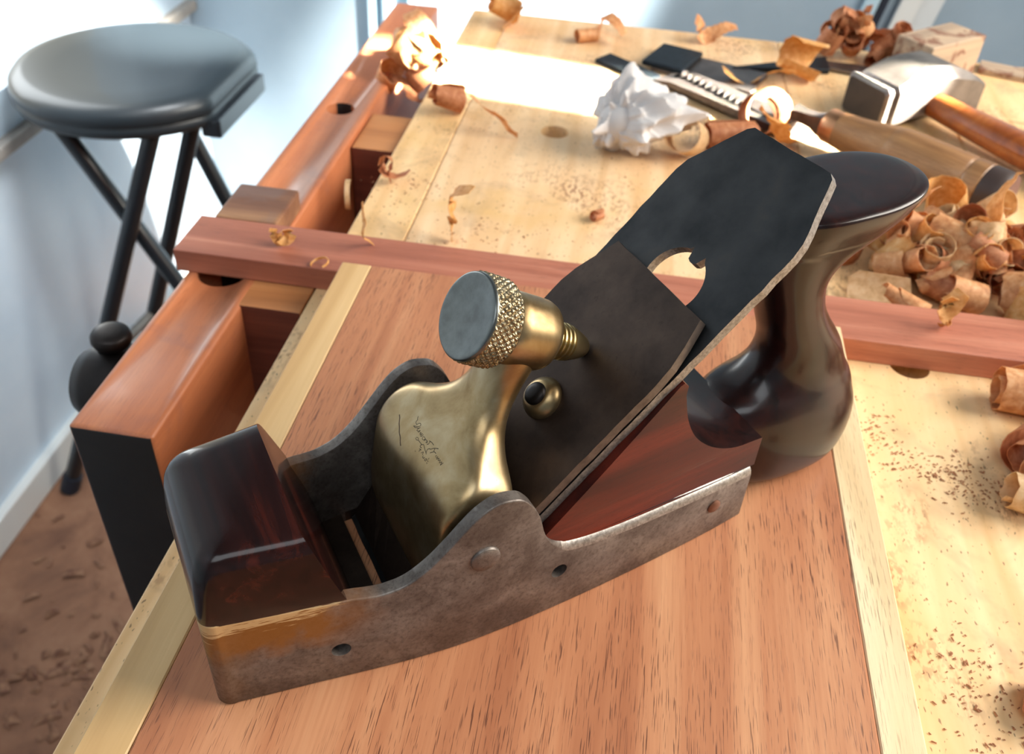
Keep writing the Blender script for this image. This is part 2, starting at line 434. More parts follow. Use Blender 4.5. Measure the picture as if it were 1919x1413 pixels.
for z in (-.0125, -.102):
    obj('bar_knob', lathe([(.006, -.004), (.0088, -.0034), (.0097, -.0012), (.0096, .0014), (.0084, .003), (.005, .0038), (.002, .004)], (HUB[0] - .002, HUB[1] + .003, z), (.05, 0, 1), 36), M_iron_cast, vise, 50)
# two filler blocks between jaw and bench
tag(obj('filler_block', boxbm(-.1755, -.1437, .3475, .402, -.075, -.0002, bevel=.0006), [M_spacer, M_blockshade]), 'orange wooden block wedged between vise jaw and bench under the batten', 'block')
tag(obj('filler_block', boxbm(-.1725, -.1437, .533, .586, -.07, -.004, bevel=.001), [M_spacer, M_blockshade]), 'orange wooden block deep between vise jaw and bench, farther from the batten', 'block')
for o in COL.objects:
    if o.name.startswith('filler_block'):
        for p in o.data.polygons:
            if p.normal.y < -.8: p.material_index = 1  # front faces take the darker colour as painted shade
# block lying on the jaw behind the batten
tag(obj('offcut_block', boxbm(-.2085, -.1745, .4045, .442, .0001, .0128, bevel=.0015), M_offcut), 'small dusty brown wood block on the vise jaw behind the batten', 'block')

# batten used as a planing stop
BAT = obj('planing_stop_batten', boxbm(-.2155, .40, .3688, .4042, .0001, .0125, bevel=.0007), M_batten)
tag(BAT, 'long reddish wood batten lying across the bench as a planing stop', 'batten')

# workpiece: three glued pieces
wp = thing('workpiece_board', 'planed red-brown board with pale edge strips, under the hand plane', 'board', (0, 0, 0))
WB0, WB1, WT = -.22, .3683, .019
obj('centre_panel', boxbm(-.1124, .0984, WB0, WB1, .0001, WT, bevel=.0005, seg=1), M_walnut, wp)
e1 = obj('edge_strip', boxbm(-.1272, -.1126, WB0, WB1, .0001, WT, bevel=.0005, seg=1), M_sap2, wp); e1['label'] = 'yellowish pale edge strip'
e2 = obj('edge_strip', boxbm(.0986, .1122, WB0, WB1, .0001, WT, bevel=.0005, seg=1), M_sap, wp); e2['label'] = 'cream pale edge strip with fine dark pores'
# ------------------------------------------------------------------ the hand plane (local x toe to heel, y across, z up, in mm)
plane = thing('smoothing_plane', 'infill hand plane with steel sides, brass lever cap and dark rosewood on the board', 'hand plane',
              (-.10709, .15294, .0191), math.radians(35))
def P(u, v, z): return Vector((u * mm_, v * mm_, z * mm_))
WT_ = catmull([(0, 24.9), (6, 25.9), (12.9, 26.9), (28.4, 29.1), (44.3, 31.5), (58, 33.3), (71.8, 34.4), (85, 34.5), (97.8, 34.1), (118, 33), (140, 31.2), (164, 28.7), (177, 27), (187, 25.4)], 200)
def W(u): return float(np.interp(u, WT_[:, 0], WT_[:, 1]))
TT_ = catmull([(0, 38.2), (12, 37.6), (25, 36.6), (34, 36.2), (40, 36.0), (44, 35.4), (49, 35.2), (55.5, 36.9), (61.8, 41.5), (67.5, 47.5), (72.6, 53.4), (77.1, 57.6), (82.4, 60), (87, 59.6), (90.4, 58), (93.8, 53.8), (96.1, 49), (97.3, 45), (98.3, 41), (100.2, 36.5), (103.5, 33.2), (109, 31), (118, 29.4), (132, 28.2), (150, 27.3), (170, 26.2), (187, 25)], 400)
def TOP(u): return float(np.interp(u, TT_[:, 0], TT_[:, 1]))

# steel shell: one ring round the toe, open at the heel
us = np.concatenate([np.linspace(186.5, 110, 40), np.linspace(109, 88, 44), np.linspace(87, 36, 60), np.linspace(35, 5, 18)])
near = [(u, -W(u)) for u in us]
R = 4.6; cy = -(W(4.6) - 4.4)
corner = [(4.6 - R * math.sin(a), cy - R * math.cos(a)) for a in np.linspace(.12, PI / 2, 9)]
mid = [(0, v) for v in np.linspace(cy + 1, -cy - 1, 9)]
path = near + corner + mid + [(u, -v) for u, v in corner[::-1]] + [(u, -v) for u, v in near[::-1]]
pa = np.array(path); tg = np.gradient(pa, axis=0); tg /= np.linalg.norm(tg, axis=1)[:, None]
nrm = np.stack([-tg[:, 1], tg[:, 0]], 1)                             # outward normal
if (nrm[0] * (0, -1)).sum() < 0: nrm = -nrm
TH = 4.4
rings = []
for (u, v), (nx, ny) in zip(pa, nrm):
    uu = min(max(u, 0), 187); t = TOP(uu)
    r = .7 + 3.5 * min(max((uu - 100) / 8, 0), 1)
    ring = []
    for off, z in ((-.5, 0), (0, .6), (0, t * .5), (0, t - r), (-.12 * r, t - .55 * r), (-.42 * r, t - .17 * r), (-r, t), (-TH + .2, t), (-TH, t - .3), (-TH, t * .5), (-TH, 0)):
        ring.append(P(u + nx * off, v + ny * off, z))
    rings.append(ring)
shell = obj('steel_body', loft(rings), [M_steel, M_bright], plane, 50)
nr = len(rings[0])
for k, p_ in enumerate(shell.data.polygons):                         # the rear rim is rubbed bright
    i, j = divmod(k, nr)
    if i < len(pa) - 1 and 3 <= j <= 5 and pa[i][0] > 106: p_.material_index = 1
shell['label'] = 'brown patinated steel sides with curved cheeks and amber lacquer at the toe'
def mcut(u, v, z, ax, r, d0, d1):
    return cutter([(r * mm_, d0 * mm_), (r * mm_, d1 * mm_)], P(u, v, z), ax, 32, plane)
bpy.context.view_layer.update()
bool_cut(shell, [mcut(35.6, -W(35.6), 14.1, (0, -1, 0), 2.85, -3.4, 3), mcut(105.6, -W(105.6), 18.6, (0, -1, 0), 2.8, -3.4, 3)])
shell.data.set_sharp_from_angle(angle=math.radians(50))
# sole with the mouth left open
def slab(bm, u0, u1, vf0, vf1, z0, z1, n=24):
    rings = []
    for u in np.linspace(u0, u1, n):
        a, b = vf0(u), vf1(u)
        rings.append([P(u, a, z0), P(u, b, z0), P(u, b, z1), P(u, a, z1)])
    loft(rings, True, True, bm)
bm = bmesh.new(); wi = lambda u: W(u) - TH + .02
slab(bm, 4.4, 54.0, lambda u: -wi(u), wi, .02, 4.4)
slab(bm, 64.5, 186.2, lambda u: -wi(u), wi, .02, 4.4)
slab(bm, 54.0, 64.5, lambda u: -wi(u), lambda u: -28.6, .02, 4.4, 4)
slab(bm, 54.0, 64.5, lambda u: 28.6, wi, .02, 4.4, 4)
obj('sole', bm, M_brk, plane)['label'] = 'steel sole with the open mouth slot'
# pivot pin heads and rivets
for s in (-1, 1):
    o = obj('pivot_pin', lathe([(4.6 * mm_, -1.5 * mm_), (4.6 * mm_, .5 * mm_), (4.3 * mm_, .9 * mm_), (2 * mm_, 1.05 * mm_)], P(78.9, s * W(78.9), 39), (-.03, s, 0), 36), M_steel, plane, 50)
    o['label'] = 'round peened steel pivot pin head'
    o = obj('rivet', lathe([(2.7 * mm_, -1 * mm_), (2.7 * mm_, .5 * mm_), (2.2 * mm_, .9 * mm_), (.8 * mm_, 1.1 * mm_)], P(170, s * W(170), 14.5), (.08, s, 0), 24), plain('reddish_rivet', (120, 84, 68), .4, .7), plane, 50)
    o['label'] = 'small domed reddish rivet near the heel'

# front bun: lofted upwards in plan sections, back face coved
def bun_ring(z, ins, uf, ub, hwf, rc):
    pts = []
    y0 = hwf(uf + rc) - ins
    pts += [(ub, -(hwf(ub) - ins))]
    for u in np.linspace(ub, uf + rc, 8)[1:-1]: pts.append((u, -(hwf(u) - ins)))
    for a in np.linspace(.05, PI / 2, 9): pts.append((uf + rc - rc * math.sin(a), -(y0 - rc) - rc * math.cos(a)))
    full = pts + [(u, -v) for u, v in pts[::-1]]
    nb = 8
    back = [(ub, v) for v in np.linspace(hwf(ub) - ins, -(hwf(ub) - ins), nb + 2)[1:-1]]
    return [P(u, v, z) for u, v in full + back]
BK = catmull([(4.4, 47), (12, 45.6), (22, 43.2), (30, 40.9), (36.4, 38.7), (42, 36.7), (47, 34.9), (52, 33.2), (56, 31.8), (58.5, 30.8), (60.2, 30)], 80)
bk = lambda z: float(np.interp(z, BK[:, 0], BK[:, 1]))
rings = []
for z in (4.4, 15, 25, 34): rings.append(bun_ring(z, TH + .1, 4.6, bk(z), W, 2.5))
rings.append(bun_ring(35.0, TH + .1, 4.6, bk(35), W, 2.5))
for z, ins, uf, rc in ((36.7, .15, .1, 4.4), (37.2, .05, .0, 4.5), (41, .2, .2, 4.6), (45, .6, .6, 4.8), (49, 1.2, 1.0, 5.0), (52.5, 1.9, 1.6, 5.3), (55, 2.6, 2.4, 5.6), (57, 3.4, 3.4, 5.8), (58.6, 4.6, 4.8, 6), (59.5, 5.9, 6.5, 6.3), (60.1, 7.6, 8.6, 6.5), (60.45, 11, 13, 7)):
    rings.append(bun_ring(z, ins, uf, bk(min(z, 60.2)), W, rc))
bun = obj('front_bun', loft(rings), M_bun, plane, 38); bun['label'] = 'dark polished rosewood block at the toe'

# rear infill: wood between the sides under the iron, with the scooped top
prof = [(64, 4.5)] + [(u, u - 62.6) for u in np.linspace(68, 140, 10)] + [(143.5, 80), (145.3, 78.2), (145.2, 74.5)]
scoop = catmull([(145.2, 74.5), (148.2, 64), (153, 54.8), (159.5, 47.8), (167, 42.6), (175, 39.2), (184, 37.5)], 24)
prof += [tuple(p) for p in scoop[1:]] + [(189, 37.0), (189, 4.5)]
def infill_hw(u, z):
    if z > TOP(u) - 1.2: return W(min(u, 187)) - 1.1
    return W(min(u, 187)) - TH - .05
bm = bmesh.new()
# upper block (flush with the sides) and lower block (between them), each extruded across
def prism(bm, poly, hw, n=2):
    L = [bm.verts.new(P(u, -hw(u), z)) for u, z in poly]; Rr = [bm.verts.new(P(u, hw(u), z)) for u, z in poly]
    k = len(poly)
    for a, b, c in tessellate_polygon([[Vector((u, z, 0)) for u, z in poly]]):
        bm.faces.new((L[a], L[b], L[c])); bm.faces.new((Rr[c], Rr[b], Rr[a]))
    for i in range(k):
        j = (i + 1) % k; bm.faces.new((L[i], Rr[i], Rr[j], L[j]))
up = [(u, z) for u, z in prof if z > 24 and u < 189]
ru = np.linspace(188, 92, 46)
upper = [(float(u), u - 62.6) for u in np.linspace(99.2, 142, 14)] + [(143.5, 80), (145.3, 78.2)] + [tuple(p) for p in scoop] + [(188, 37)] + [(float(u), max(TOP(u) - .9, 0)) for u in ru if TOP(u) - .9 < u - 63.2]
prism(bm, upper, lambda u: W(min(u, 187)) - 1.3)
lower = [(67.5, 4.5)] + [(float(u), min(u - 62.6, TOP(u) - .4)) for u in np.linspace(69, 188, 60)] + [(188, 4.5)]
prism(bm, lower, lambda u: W(min(u, 187)) - TH - .05)
inf = obj('rear_infill', bm, [M_infill, M_tote], plane, 35)
for p_ in inf.data.polygons:                                         # same block of wood; its light-catching hollow is darkened by colour
    if abs(p_.normal.y) < .3 and p_.normal.x > .02 and p_.normal.z > .02: p_.material_index = 1; inf['label'] = 'red rosewood infill between the steel sides behind the iron'

# closed handle, lofted upwards in plan
HT = catmull([(2.2, 192, 240, 15.5, 2.2), (3.4, 188, 244, 18.5, 2.3), (7, 184, 247.5, 20.6, 2.3), (15, 183, 249.5, 21.2, 2.3), (24, 182.5, 249.5, 20.4, 2.3), (31, 182, 247.5, 18.6, 2.2), (36.5, 185, 245.5, 16.4, 2.1), (41, 193.5, 242.5, 14.4, 2.0), (46, 199.5, 239.5, 13, 2.0), (52, 202.3, 236, 12.6, 2.0), (58, 202, 231.6, 12.4, 2.0), (65, 199.4, 225.8, 12.3, 2.0), (72, 196.8, 221, 12.3, 2.0), (78, 194.5, 218.4, 12.5, 2.0), (84, 192, 217.3, 12.8, 2.0), (90, 189.8, 218.8, 13.4, 2.1), (96, 188, 224, 14.5, 2.2), (101, 187, 231.5, 15.9, 2.3), (106, 186.3, 239.5, 17.4, 2.3), (110, 186, 243.5, 18.7, 2.25), (113.4, 186, 246.2, 19.4, 2.2), (115.0, 186.4, 246.8, 19.4, 2.2), (115.9, 188, 245.4, 18.7, 2.2), (116.4, 192, 241.0, 16, 2.2), (116.6, 200, 230, 9, 2.4)], 110)
rings = []
for z, uf, ub, hw, ex in HT:
    ring = []; c0, a = (uf + ub) / 2, (ub - uf) / 2
    for th in np.linspace(0, 2 * PI, 64, endpoint=False):
        cx_, sx_ = math.cos(th), math.sin(th)
        e = 2 / ex if cx_ > 0 else 2 / (ex + (1.0 if z > 100 else .4))
        ring.append(P(c0 + a * math.copysign(abs(cx_) ** e, cx_), hw * math.copysign(abs(sx_) ** e, sx_), z + (.05 * (c0 + a * cx_ - 222) if z > 104 else 0)))
    rings.append(ring)
tote = obj('handle', loft(rings), M_tote, plane, 42); tote['label'] = 'tall polished rosewood handle with a flared horn'

# iron and cap iron
IO = Vector((56.3, 0, 0)); IS = Vector((1, 0, 1)).normalized(); IN = Vector((-1, 0, 1)).normalized()
def I(s, v, h): q = IO + IS * s + Vector((0, v, 0)) + IN * h; return q * mm_
def plate(outline, holes, h0, h1, taper=None):
    """flat plate with holes: outline in (s, v), thickness h0..h1"""
    bm = bmesh.new(); es = []
    for loop in [outline] + holes:
        vs = [bm.verts.new((s, v, 0)) for s, v in loop]
        es += [bm.edges.new((vs[i], vs[(i + 1) % len(vs)])) for i in range(len(vs))]
    bmesh.ops.triangle_fill(bm, use_beauty=True, use_dissolve=False, edges=es)
    fs = bm.faces[:]
    r = bmesh.ops.extrude_face_region(bm, geom=fs)
    topv = [g for g in r['geom'] if isinstance(g, bmesh.types.BMVert)]
    tv = set(topv)
    for v in bm.verts:
        s, y = v.co.x, v.co.y
        h = h1 if v in tv else h0
        if taper: h = taper(s, h, v in tv)
        v.co = I(s, y, h)
    return bm
rg = np.random.default_rng(3)
def rough_line(a, b, n, amp):
    out = []
    for t in np.linspace(0, 1, n, endpoint=False):
        j = rg.normal(0, amp) if 0 < t else 0
        d = np.array(b) - np.array(a); nn = np.array((-d[1], d[0])) / np.linalg.norm(d)
        out.append(tuple(np.array(a) + d * t + nn * j))
    return out
ol = []
corners = [(1.5, -28.6), (164, -28.7), (168.5, -27.9), (187.2, -19.5), (188.4, -17.6), (187.4, 15.6), (185.8, 17.6), (168, 27.5), (163.5, 28.4), (1.5, 28.4)]
for a, b in zip(corners, corners[1:] + corners[:1]):
    L_ = math.hypot(b[0] - a[0], b[1] - a[1]); ol += rough_line(a, b, max(1, int(L_ / 4)), .10)
hc = (137.2, -2.4); hr = 11.0; hole = []
for th in np.linspace(0, 2 * PI, 56, endpoint=False):
    s, v = hc[0] + hr * math.cos(th), hc[1] + hr * math.sin(th)
    d = (math.degrees(th) + 2 + 180) % 360 - 180                     # small tongue hanging into the hole at its top
    if abs(d) < 15: s -= 3.6 * (1 - (d / 15) ** 2) ** .5 if abs(d) < 11 else 0
    if 11 <= abs(d) < 20: s += 1.0
    hole.append((s, v))
iron = obj('plane_iron', plate(ol, [hole[::-1]], -4.2, -.9, lambda s, h, t: h if not (s < 10 and h < -1) else h * max(.06, (s - 1.0) / 10)), [M_blade, M_bright], plane)
iron['label'] = 'blue-black slotted iron with a clipped top and bright edges'
for p in iron.data.polygons:
    q = p.normal
    if abs(q.dot(IN)) < .5: p.material_index = 1
bo = [(4, -28.6), (112, -28.9), (119, -28.3), (126, -26.6), (134.4, -23.9), (134.7, 21.2), (127, 24.0), (119, 27.0), (113, 28.2), (4, 28.4)]
ol = []
for a, b in zip(bo, bo[1:] + bo[:1]):
    L_ = math.hypot(b[0] - a[0], b[1] - a[1]); ol += rough_line(a, b, max(1, int(L_ / 4)), .08)
brk = obj('cap_iron', plate(ol, [], .12, 3.4, lambda s, h, t: h if not s < 18 else (.3 + (h - .3) * max(.05, (s - 3) / 15) if t else -.75)), [M_brk, plain('worn_brown_edge', (112, 100, 92), .45, .6, var=(86, 76, 70), vs=400)], plane)
brk['label'] = 'brown plate screwed to the front of the iron'
for p in brk.data.polygons:
    if abs(p.normal.dot(IN)) < .5 and p.normal.dot(IS) < .5: p.material_index = 1
obj('brass_button', lathe([(6.9 * mm_, -.2 * mm_), (7.0 * mm_, .8 * mm_), (6.5 * mm_, 2.0 * mm_), (5.6 * mm_, 3.2 * mm_), (4.6 * mm_, 4.0 * mm_), (3.5 * mm_, 4.2 * mm_)], I(84, -1.5, 3.4), IN, 36), M_brass, plane, 50)
obj('screw_end', lathe([(3.8 * mm_, -.2 * mm_), (3.7 * mm_, .9 * mm_), (3.2 * mm_, 1.5 * mm_), (1.4 * mm_, 1.8 * mm_)], I(84, -1.5, 7.4), IN, 28), M_iron_cast, plane, 50)

# lever cap: curved brass casting, wide barrel narrowing to the stem
LC = catmull([(66.8, 12.5, 1.2, 27.6, 8), (67.6, 18, 2.8, 27.7, 8), (70.2, 26.5, 5.6, 27.8, 8), (74.8, 35.5, 9.6, 27.9, 8), (79.0, 43.5, 12.4, 27.9, 8), (82.6, 50, 11.6, 27.8, 7), (85.8, 55.4, 9.4, 25.5, 5), (88.8, 60.2, 7.8, 18.2, 3.2), (91.8, 65, 6.8, 12.6, 2.6), (95, 70.4, 6.3, 9.9, 2.3), (98.2, 76.4, 6.5, 9.0, 2.2), (101.0, 83, 7.2, 9.2, 2.2), (102.8, 89.5, 7.4, 9.0, 2.2)], 72)
ctr = LC[:, :2]; tn = np.gradient(ctr, axis=0); tn /= np.linalg.norm(tn, axis=1)[:, None]
rings = []
for (u, z, t, hw, ex), (tu, tz) in zip(LC, tn):
    ring = []
    for th in np.linspace(0, 2 * PI, 72, endpoint=False):
        c_, s_ = math.cos(th), math.sin(th)
        a = math.copysign(abs(c_) ** (2 / ex), c_) * hw; b = math.copysign(abs(s_) ** (2 / ex), s_) * t
        ring.append(P(u - tz * b, a, z + tu * b))
    rings.append(ring)
cap = obj('lever_cap', loft(rings), M_brass, plane, 60); cap['label'] = 'aged brass lever cap with engraved signature'
AX = Vector((.866, 0, -.499)).normalized(); AO = Vector((86.7, 0, 99.9))
def lm(prof): return [(r * mm_, t * mm_) for r, t in prof]
def lat(name, prof, mat, par, seg=48, sm=40): return obj(name, lathe(lm(prof), AO * mm_, AX, seg), mat, par, sm)
lat('screw_boss', [(8, 11.6), (10.0, 11.8), (10.6, 12.5), (10.9, 16), (10.9, 23), (10.8, 26.2), (10.3, 27.8), (9.2, 28.7), (7.6, 29.0), (5, 29.0)], M_brass, cap)
# lever cap screw: knurled head with dished face, thread, cone point
scr = lat('lever_screw', [(5.5, 8.2), (5.5, 27), (5.2, 27.2)], M_knurl, plane); scr['label'] = 'brass thumb screw with knurled head'
kp = []; NA, NB = 264, 22
x_, y_, d_ = frame_from(AX); rings = []
for j in range(NB + 1):
    t = 1.0 + 9.2 * j / NB; ring = []
    for i in range(NA):
        a = 2 * PI * i / NA
        k = 40
        p1 = abs(((k * a / (2 * PI) + t * .42) % 1) - .5) * 2; p2 = abs(((k * a / (2 * PI) - t * .42) % 1) - .5) * 2
        edge = min(1, max(0, min(j, NB - j) - .5) / 1.5)
        r = 12.75 + edge * .5 * min(1, 1.9 * min(1 - p1, 1 - p2))
        ring.append((AO + AX * t + (x_ * math.cos(a) + y_ * math.sin(a)) * r) * mm_)
    rings.append(ring)
obj('knurled_rim', loft(rings, False), M_knurl, scr)
lat('dished_face', [(12.8, 1.1), (12.7, .5), (12.4, .15), (12.0, .05)] + [(x, .05 + .75 * (1 - (x / 11.6) ** 2)) for x in np.linspace(11.6, .02, 16)], M_face, scr, 72, 70)
lat('collar', [(12.75, 10.1), (12.5, 10.6), (11.8, 10.9), (8.6, 11.0), (8.4, 11.9)], M_knurl, scr)
th_ = [(4.9, 28.8)]
for k in range(5):
    t0 = 29.4 + k * 1.7
    th_ += [(4.4, t0), (5.75, t0 + .4), (5.8, t0 + 1.0), (4.4, t0 + 1.4)]
th_ += [(5.6, 38.0), (5.5, 39), (4.6, 42), (3.5, 45.0), (2.4, 46.5), (1.2, 46.9)]
lat('screw_thread', th_, plain('bright_brass_thread', (196, 176, 130), .28, .95), scr, 48, 30)
# stamped signature on the front of the lever cap: thin dark grooves that follow its surface
ENG = [[(75.9, 9.1, 58.7), (75.5, 8.6, 58.4), (75.2, 8.1, 58.2), (74.8, 8.1, 57.9), (74.6, 7.7, 57.7), (74.5, 6.9, 57.7), (75.0, 6.8, 58.0), (75.4, 6.4, 58.3), (75.4, 5.8, 58.4), (75.1, 5.5, 58.1), (74.5, 5.9, 57.7), (74.1, 6.7, 57.3), (73.7, 7.5, 56.9)],
          [(73.7, 7.5, 56.9), (73.8, 6.7, 57.0), (74.1, 6.0, 57.3), (74.5, 5.2, 57.6), (74.9, 5.0, 58.0)],
          [(74.8, 5.0, 57.9), (74.3, 5.2, 57.5), (73.8, 5.2, 57.1)],
          [(73.8, 5.2, 57.1), (74.0, 4.5, 57.2), (74.4, 4.2, 57.6), (74.4, 4.0, 57.6), (74.0, 4.1, 57.2), (73.8, 4.1, 57.1)],
          [(74.0, 3.5, 57.2), (74.4, 3.2, 57.6), (73.9, 2.9, 57.1), (74.3, 2.6, 57.5), (74.6, 2.5, 57.7), (73.9, 2.3, 57.1), (74.2, 1.9, 57.4), (74.7, 1.9, 57.8)],
          [(74.6, 0.4, 57.7), (74.5, 1.2, 57.6), (74.0, 1.3, 57.3), (73.9, 0.7, 57.1), (74.2, 0.2, 57.4), (74.6, 0.2, 57.8), (74.2, -0.1, 57.4), (74.0, -0.0, 57.2)],
          [(74.2, -0.1, 57.4), (74.5, -0.3, 57.7), (74.6, -1.2, 57.8), (74.2, -1.1, 57.3)],
          [(74.2, -1.1, 57.3), (74.6, -1.6, 57.8)],
          [(75.2, -2.1, 58.2), (74.9, -2.2, 58.0), (74.5, -2.3, 57.6), (74.2, -1.8, 57.4)],
          [(75.1, -1.6, 58.1), (75.3, -2.2, 58.3), (75.5, -3.2, 58.4), (75.5, -4.1, 58.4)],
          [(72.6, 3.2, 55.9), (72.9, 3.2, 56.2), (73.2, 2.6, 56.4), (73.1, 2.1, 56.4), (72.8, 2.0, 56.1), (72.6, 2.5, 55.9), (72.6, 3.2, 55.9)],
          [(73.0, 2.0, 56.2), (73.0, 0.8, 56.3), (73.2, -0.6, 56.4), (73.5, -1.0, 56.7), (73.4, -1.8, 56.6), (73.2, -2.9, 56.4), (73.0, -4.0, 56.3), (72.9, -4.6, 56.1)],
          [(73.1, -4.1, 56.3), (73.5, -3.7, 56.7), (73.9, -3.7, 57.1), (74.3, -4.2, 57.5)],
          [(73.1, -0.6, 56.4), (72.7, -0.3, 56.0), (72.6, -0.7, 55.8), (72.7, -1.4, 55.9)],
          [(74.2, -4.4, 57.4), (75.0, -5.0, 58.1), (75.5, -5.6, 58.5), (75.9, -6.4, 58.8)],
          [(75.9, -6.1, 58.8), (76.0, -6.5, 58.8)],
          [(73.8, -5.4, 57.0), (74.3, -5.8, 57.5), (74.8, -6.3, 57.9), (74.9, -7.2, 58.0)],
          [(74.6, -6.1, 57.7), (74.9, -5.8, 58.0), (75.3, -5.5, 58.3)],
          [(74.4, -7.8, 57.6), (74.9, -8.0, 58.0)],
          [(74.4, -8.3, 57.5), (74.9, -8.7, 58.0), (74.4, -9.0, 57.5), (75.0, -9.4, 58.0), (74.5, -9.8, 57.6), (75.0, -10.2, 58.1), (74.5, -10.8, 57.6), (75.1, -11.2, 58.1), (74.4, -11.7, 57.5), (75.3, -11.8, 58.3), (74.6, -11.8, 57.7)],
          [(71.1, -0.1, 54.1), (71.2, -0.4, 54.2)],
          [(72.2, -0.9, 55.4), (72.4, -1.8, 55.6), (72.1, -1.4, 55.3), (71.8, -1.6, 54.9)],
          [(72.0, -2.7, 55.2), (72.6, -3.1, 55.8), (72.1, -3.6, 55.2), (72.3, -3.4, 55.5)],
          [(72.2, -4.1, 55.4), (71.9, -4.2, 55.0), (71.9, -4.9, 55.1), (72.3, -5.0, 55.5)],
          [(72.2, -5.6, 55.4), (71.9, -5.6, 55.1), (72.0, -6.2, 55.2), (72.5, -6.2, 55.7), (72.2, -5.6, 55.4)],
          [(73.0, -6.5, 56.3), (72.7, -6.7, 56.0)],
          [(72.5, -6.7, 55.7), (72.4, -7.2, 55.6)],
          [(72.1, -7.0, 55.2), (72.0, -7.4, 55.1)]]
bvh = BVHTree.FromPolygons([v.co for v in cap.data.vertices], [p.vertices for p in cap.data.polygons])
def strokes(name, lines, rad, mat, label):
    bm = bmesh.new()
    for s in lines:
        q = []
        for p_ in (catmull(s, 4 * len(s)) if len(s) > 2 else np.linspace(s[0], s[-1], 4)):
            c, nn_, _, _ = bvh.find_nearest(Vector(p_) * mm_); q.append(c - nn_ * rad * .55)
        tube(q, [rad] * len(q), 6, bm)
    obj(name, bm, mat, cap, True)['label'] = label
strokes('engraved_signature', ENG, .00013, M_engrave, 'small script signature stamped in the brass')
strokes('casting_flaw', [[(72.2, 15.6, 55.3), (71.8, 14.4, 54.9), (71.1, 13.1, 54.1), (70.7, 11.8, 53.6), (70.1, 10.5, 52.9), (69.8, 8.8, 52.4), (69.3, 7.5, 51.6), (69.0, 6.5, 51.2)]], .00028, plain('brown_flaw', (84, 62, 48), .6, .3), 'short brown flaw line beside the signature')


# ------------------------------------------------------------------ tools on the bench
def axis_thing(name, label, cat, p0, p1, z, group=None):
    """Empty at p0 whose x axis points to p1"""
    a = math.atan2(p1[1] - p0[1], p1[0] - p0[0])
    return thing(name, label, cat, (p0[0], p0[1], z), a, group)
def xl(prof, seg=40): return lathe([(r * mm_, t * mm_) for r, t in prof], (0, 0, 0), (1, 0, 0), seg)
def poly_plate(pts, z0, z1, bevel=.0004):
    bm = bmesh.new()
    f = bm.faces.new([bm.verts.new((x, y, z0)) for x, y in pts])
    r = bmesh.ops.extrude_face_region(bm, geom=[f])
    bmesh.ops.translate(bm, verts=[g for g in r['geom'] if isinstance(g, bmesh.types.BMVert)], vec=(0, 0, z1 - z0))
    if bevel: bmesh.ops.bevel(bm, geom=bm.edges[:], offset=bevel, segments=1, affect='EDGES')
    return bm
# big chisel: handle end to blade tip
ch = axis_thing('chisel', 'long chisel with thick turned brown handle behind the plane handle', 'chisel', (.2255, .5235), (.131, .6035), .0172)
hp = [(9, 0), (14.6, .4), (15.8, 2.5), (16.2, 8), (16.2, 13)]
obj('handle_end', xl([(11.5, -1.2), (14.8, -.6), (15.9, 1), (16.2, 5), (16.3, 12), (16.0, 13.2)]), [M_handled, M_endgrain], ch, 40)
for p in ch.children[0].data.polygons:
    if p.normal.x < -.8: p.material_index = 1
obj('handle', xl([(15.4, 13), (16.4, 14), (16.6, 22), (16.2, 23), (15.7, 24), (16.2, 25), (16.7, 26), (17.0, 45), (17.0, 68), (16.2, 74), (15.7, 75), (15.8, 77), (15.0, 82), (13.4, 92), (12.2, 102), (11.6, 110), (11.4, 113)]), M_handle, ch, 40)
obj('ferrule', xl([(10.6, 112.6), (11.0, 113), (11.0, 122), (10.0, 123.5)]), M_copper, ch, 40)
obj('neck', loft([[Vector((x * mm_, y * w * mm_, (z * h - .5) * mm_)) for y, z in ((-1, -1), (1, -1), (1, 1), (-1, 1))] for x, w, h in ((121, 7, 7), (127, 6.5, 6), (133, 4.4, 4.2), (142, 4.6, 3.6), (152, 9, 2.8))]), M_tool, ch, 30)
bl = obj('blade', loft([[Vector((x * mm_, y * mm_, z * mm_)) for y, z in ((-w, -13.5), (w, -13.5), (w, t), (-w, t))] for x, w, t in ((146, 6, -6), (152, 14.5, -8), (158, 15, -8.4), (246, 15, -9.5), (262, 15, -13.2))]), M_tool, ch, 20)
ch.location.z = .0172
# hammer
ha = math.atan2(.58, .81)
hm = thing('hammer', 'heavy square-faced hammer with amber wooden handle at the back right', 'hammer', (.1635, .6565, .0155), ha)
def sq(x, w, h, c, dz=0):
    pts = [(-w + c, -h), (w - c, -h), (w, -h + c), (w, h - c), (w - c, h), (-w + c, h), (-w, h - c), (-w, -h + c)]
    return [Vector((x * mm_, y * mm_, (z + dz) * mm_)) for y, z in pts]
obj('head', loft([sq(8.5, 15.5, 10.6, 3), sq(11, 19.6, 14.4, 3), sq(18, 20.5, 16.2, 4, 1.2), sq(26, 21, 18.2, 6, 3.2), sq(36, 21, 19, 7, 4.2), sq(58, 21, 19, 7, 4.2), sq(70, 20.5, 17, 6, 2.6), sq(82, 19.5, 14.6, 4, .4), sq(90, 19, 12.8, 2.5, -1.6), sq(98, 19, 10.2, 1.6, -4), sq(99, 18, 9, 1.2, -4)]), M_hammer, hm, 30)
fc = obj('striking_face', loft([sq(-1, 17.5, 12, 2), sq(.8, 19.6, 14.3, 2.2), sq(4.5, 19.8, 14.5, 2.2), sq(6, 18.4, 13.2, 2.2), sq(8.8, 15.6, 10.7, 3)]), [M_hammer, M_hdark], hm, 25)
for p in fc.data.polygons:
    if p.normal.x < -.9: p.material_index = 1
hd = []
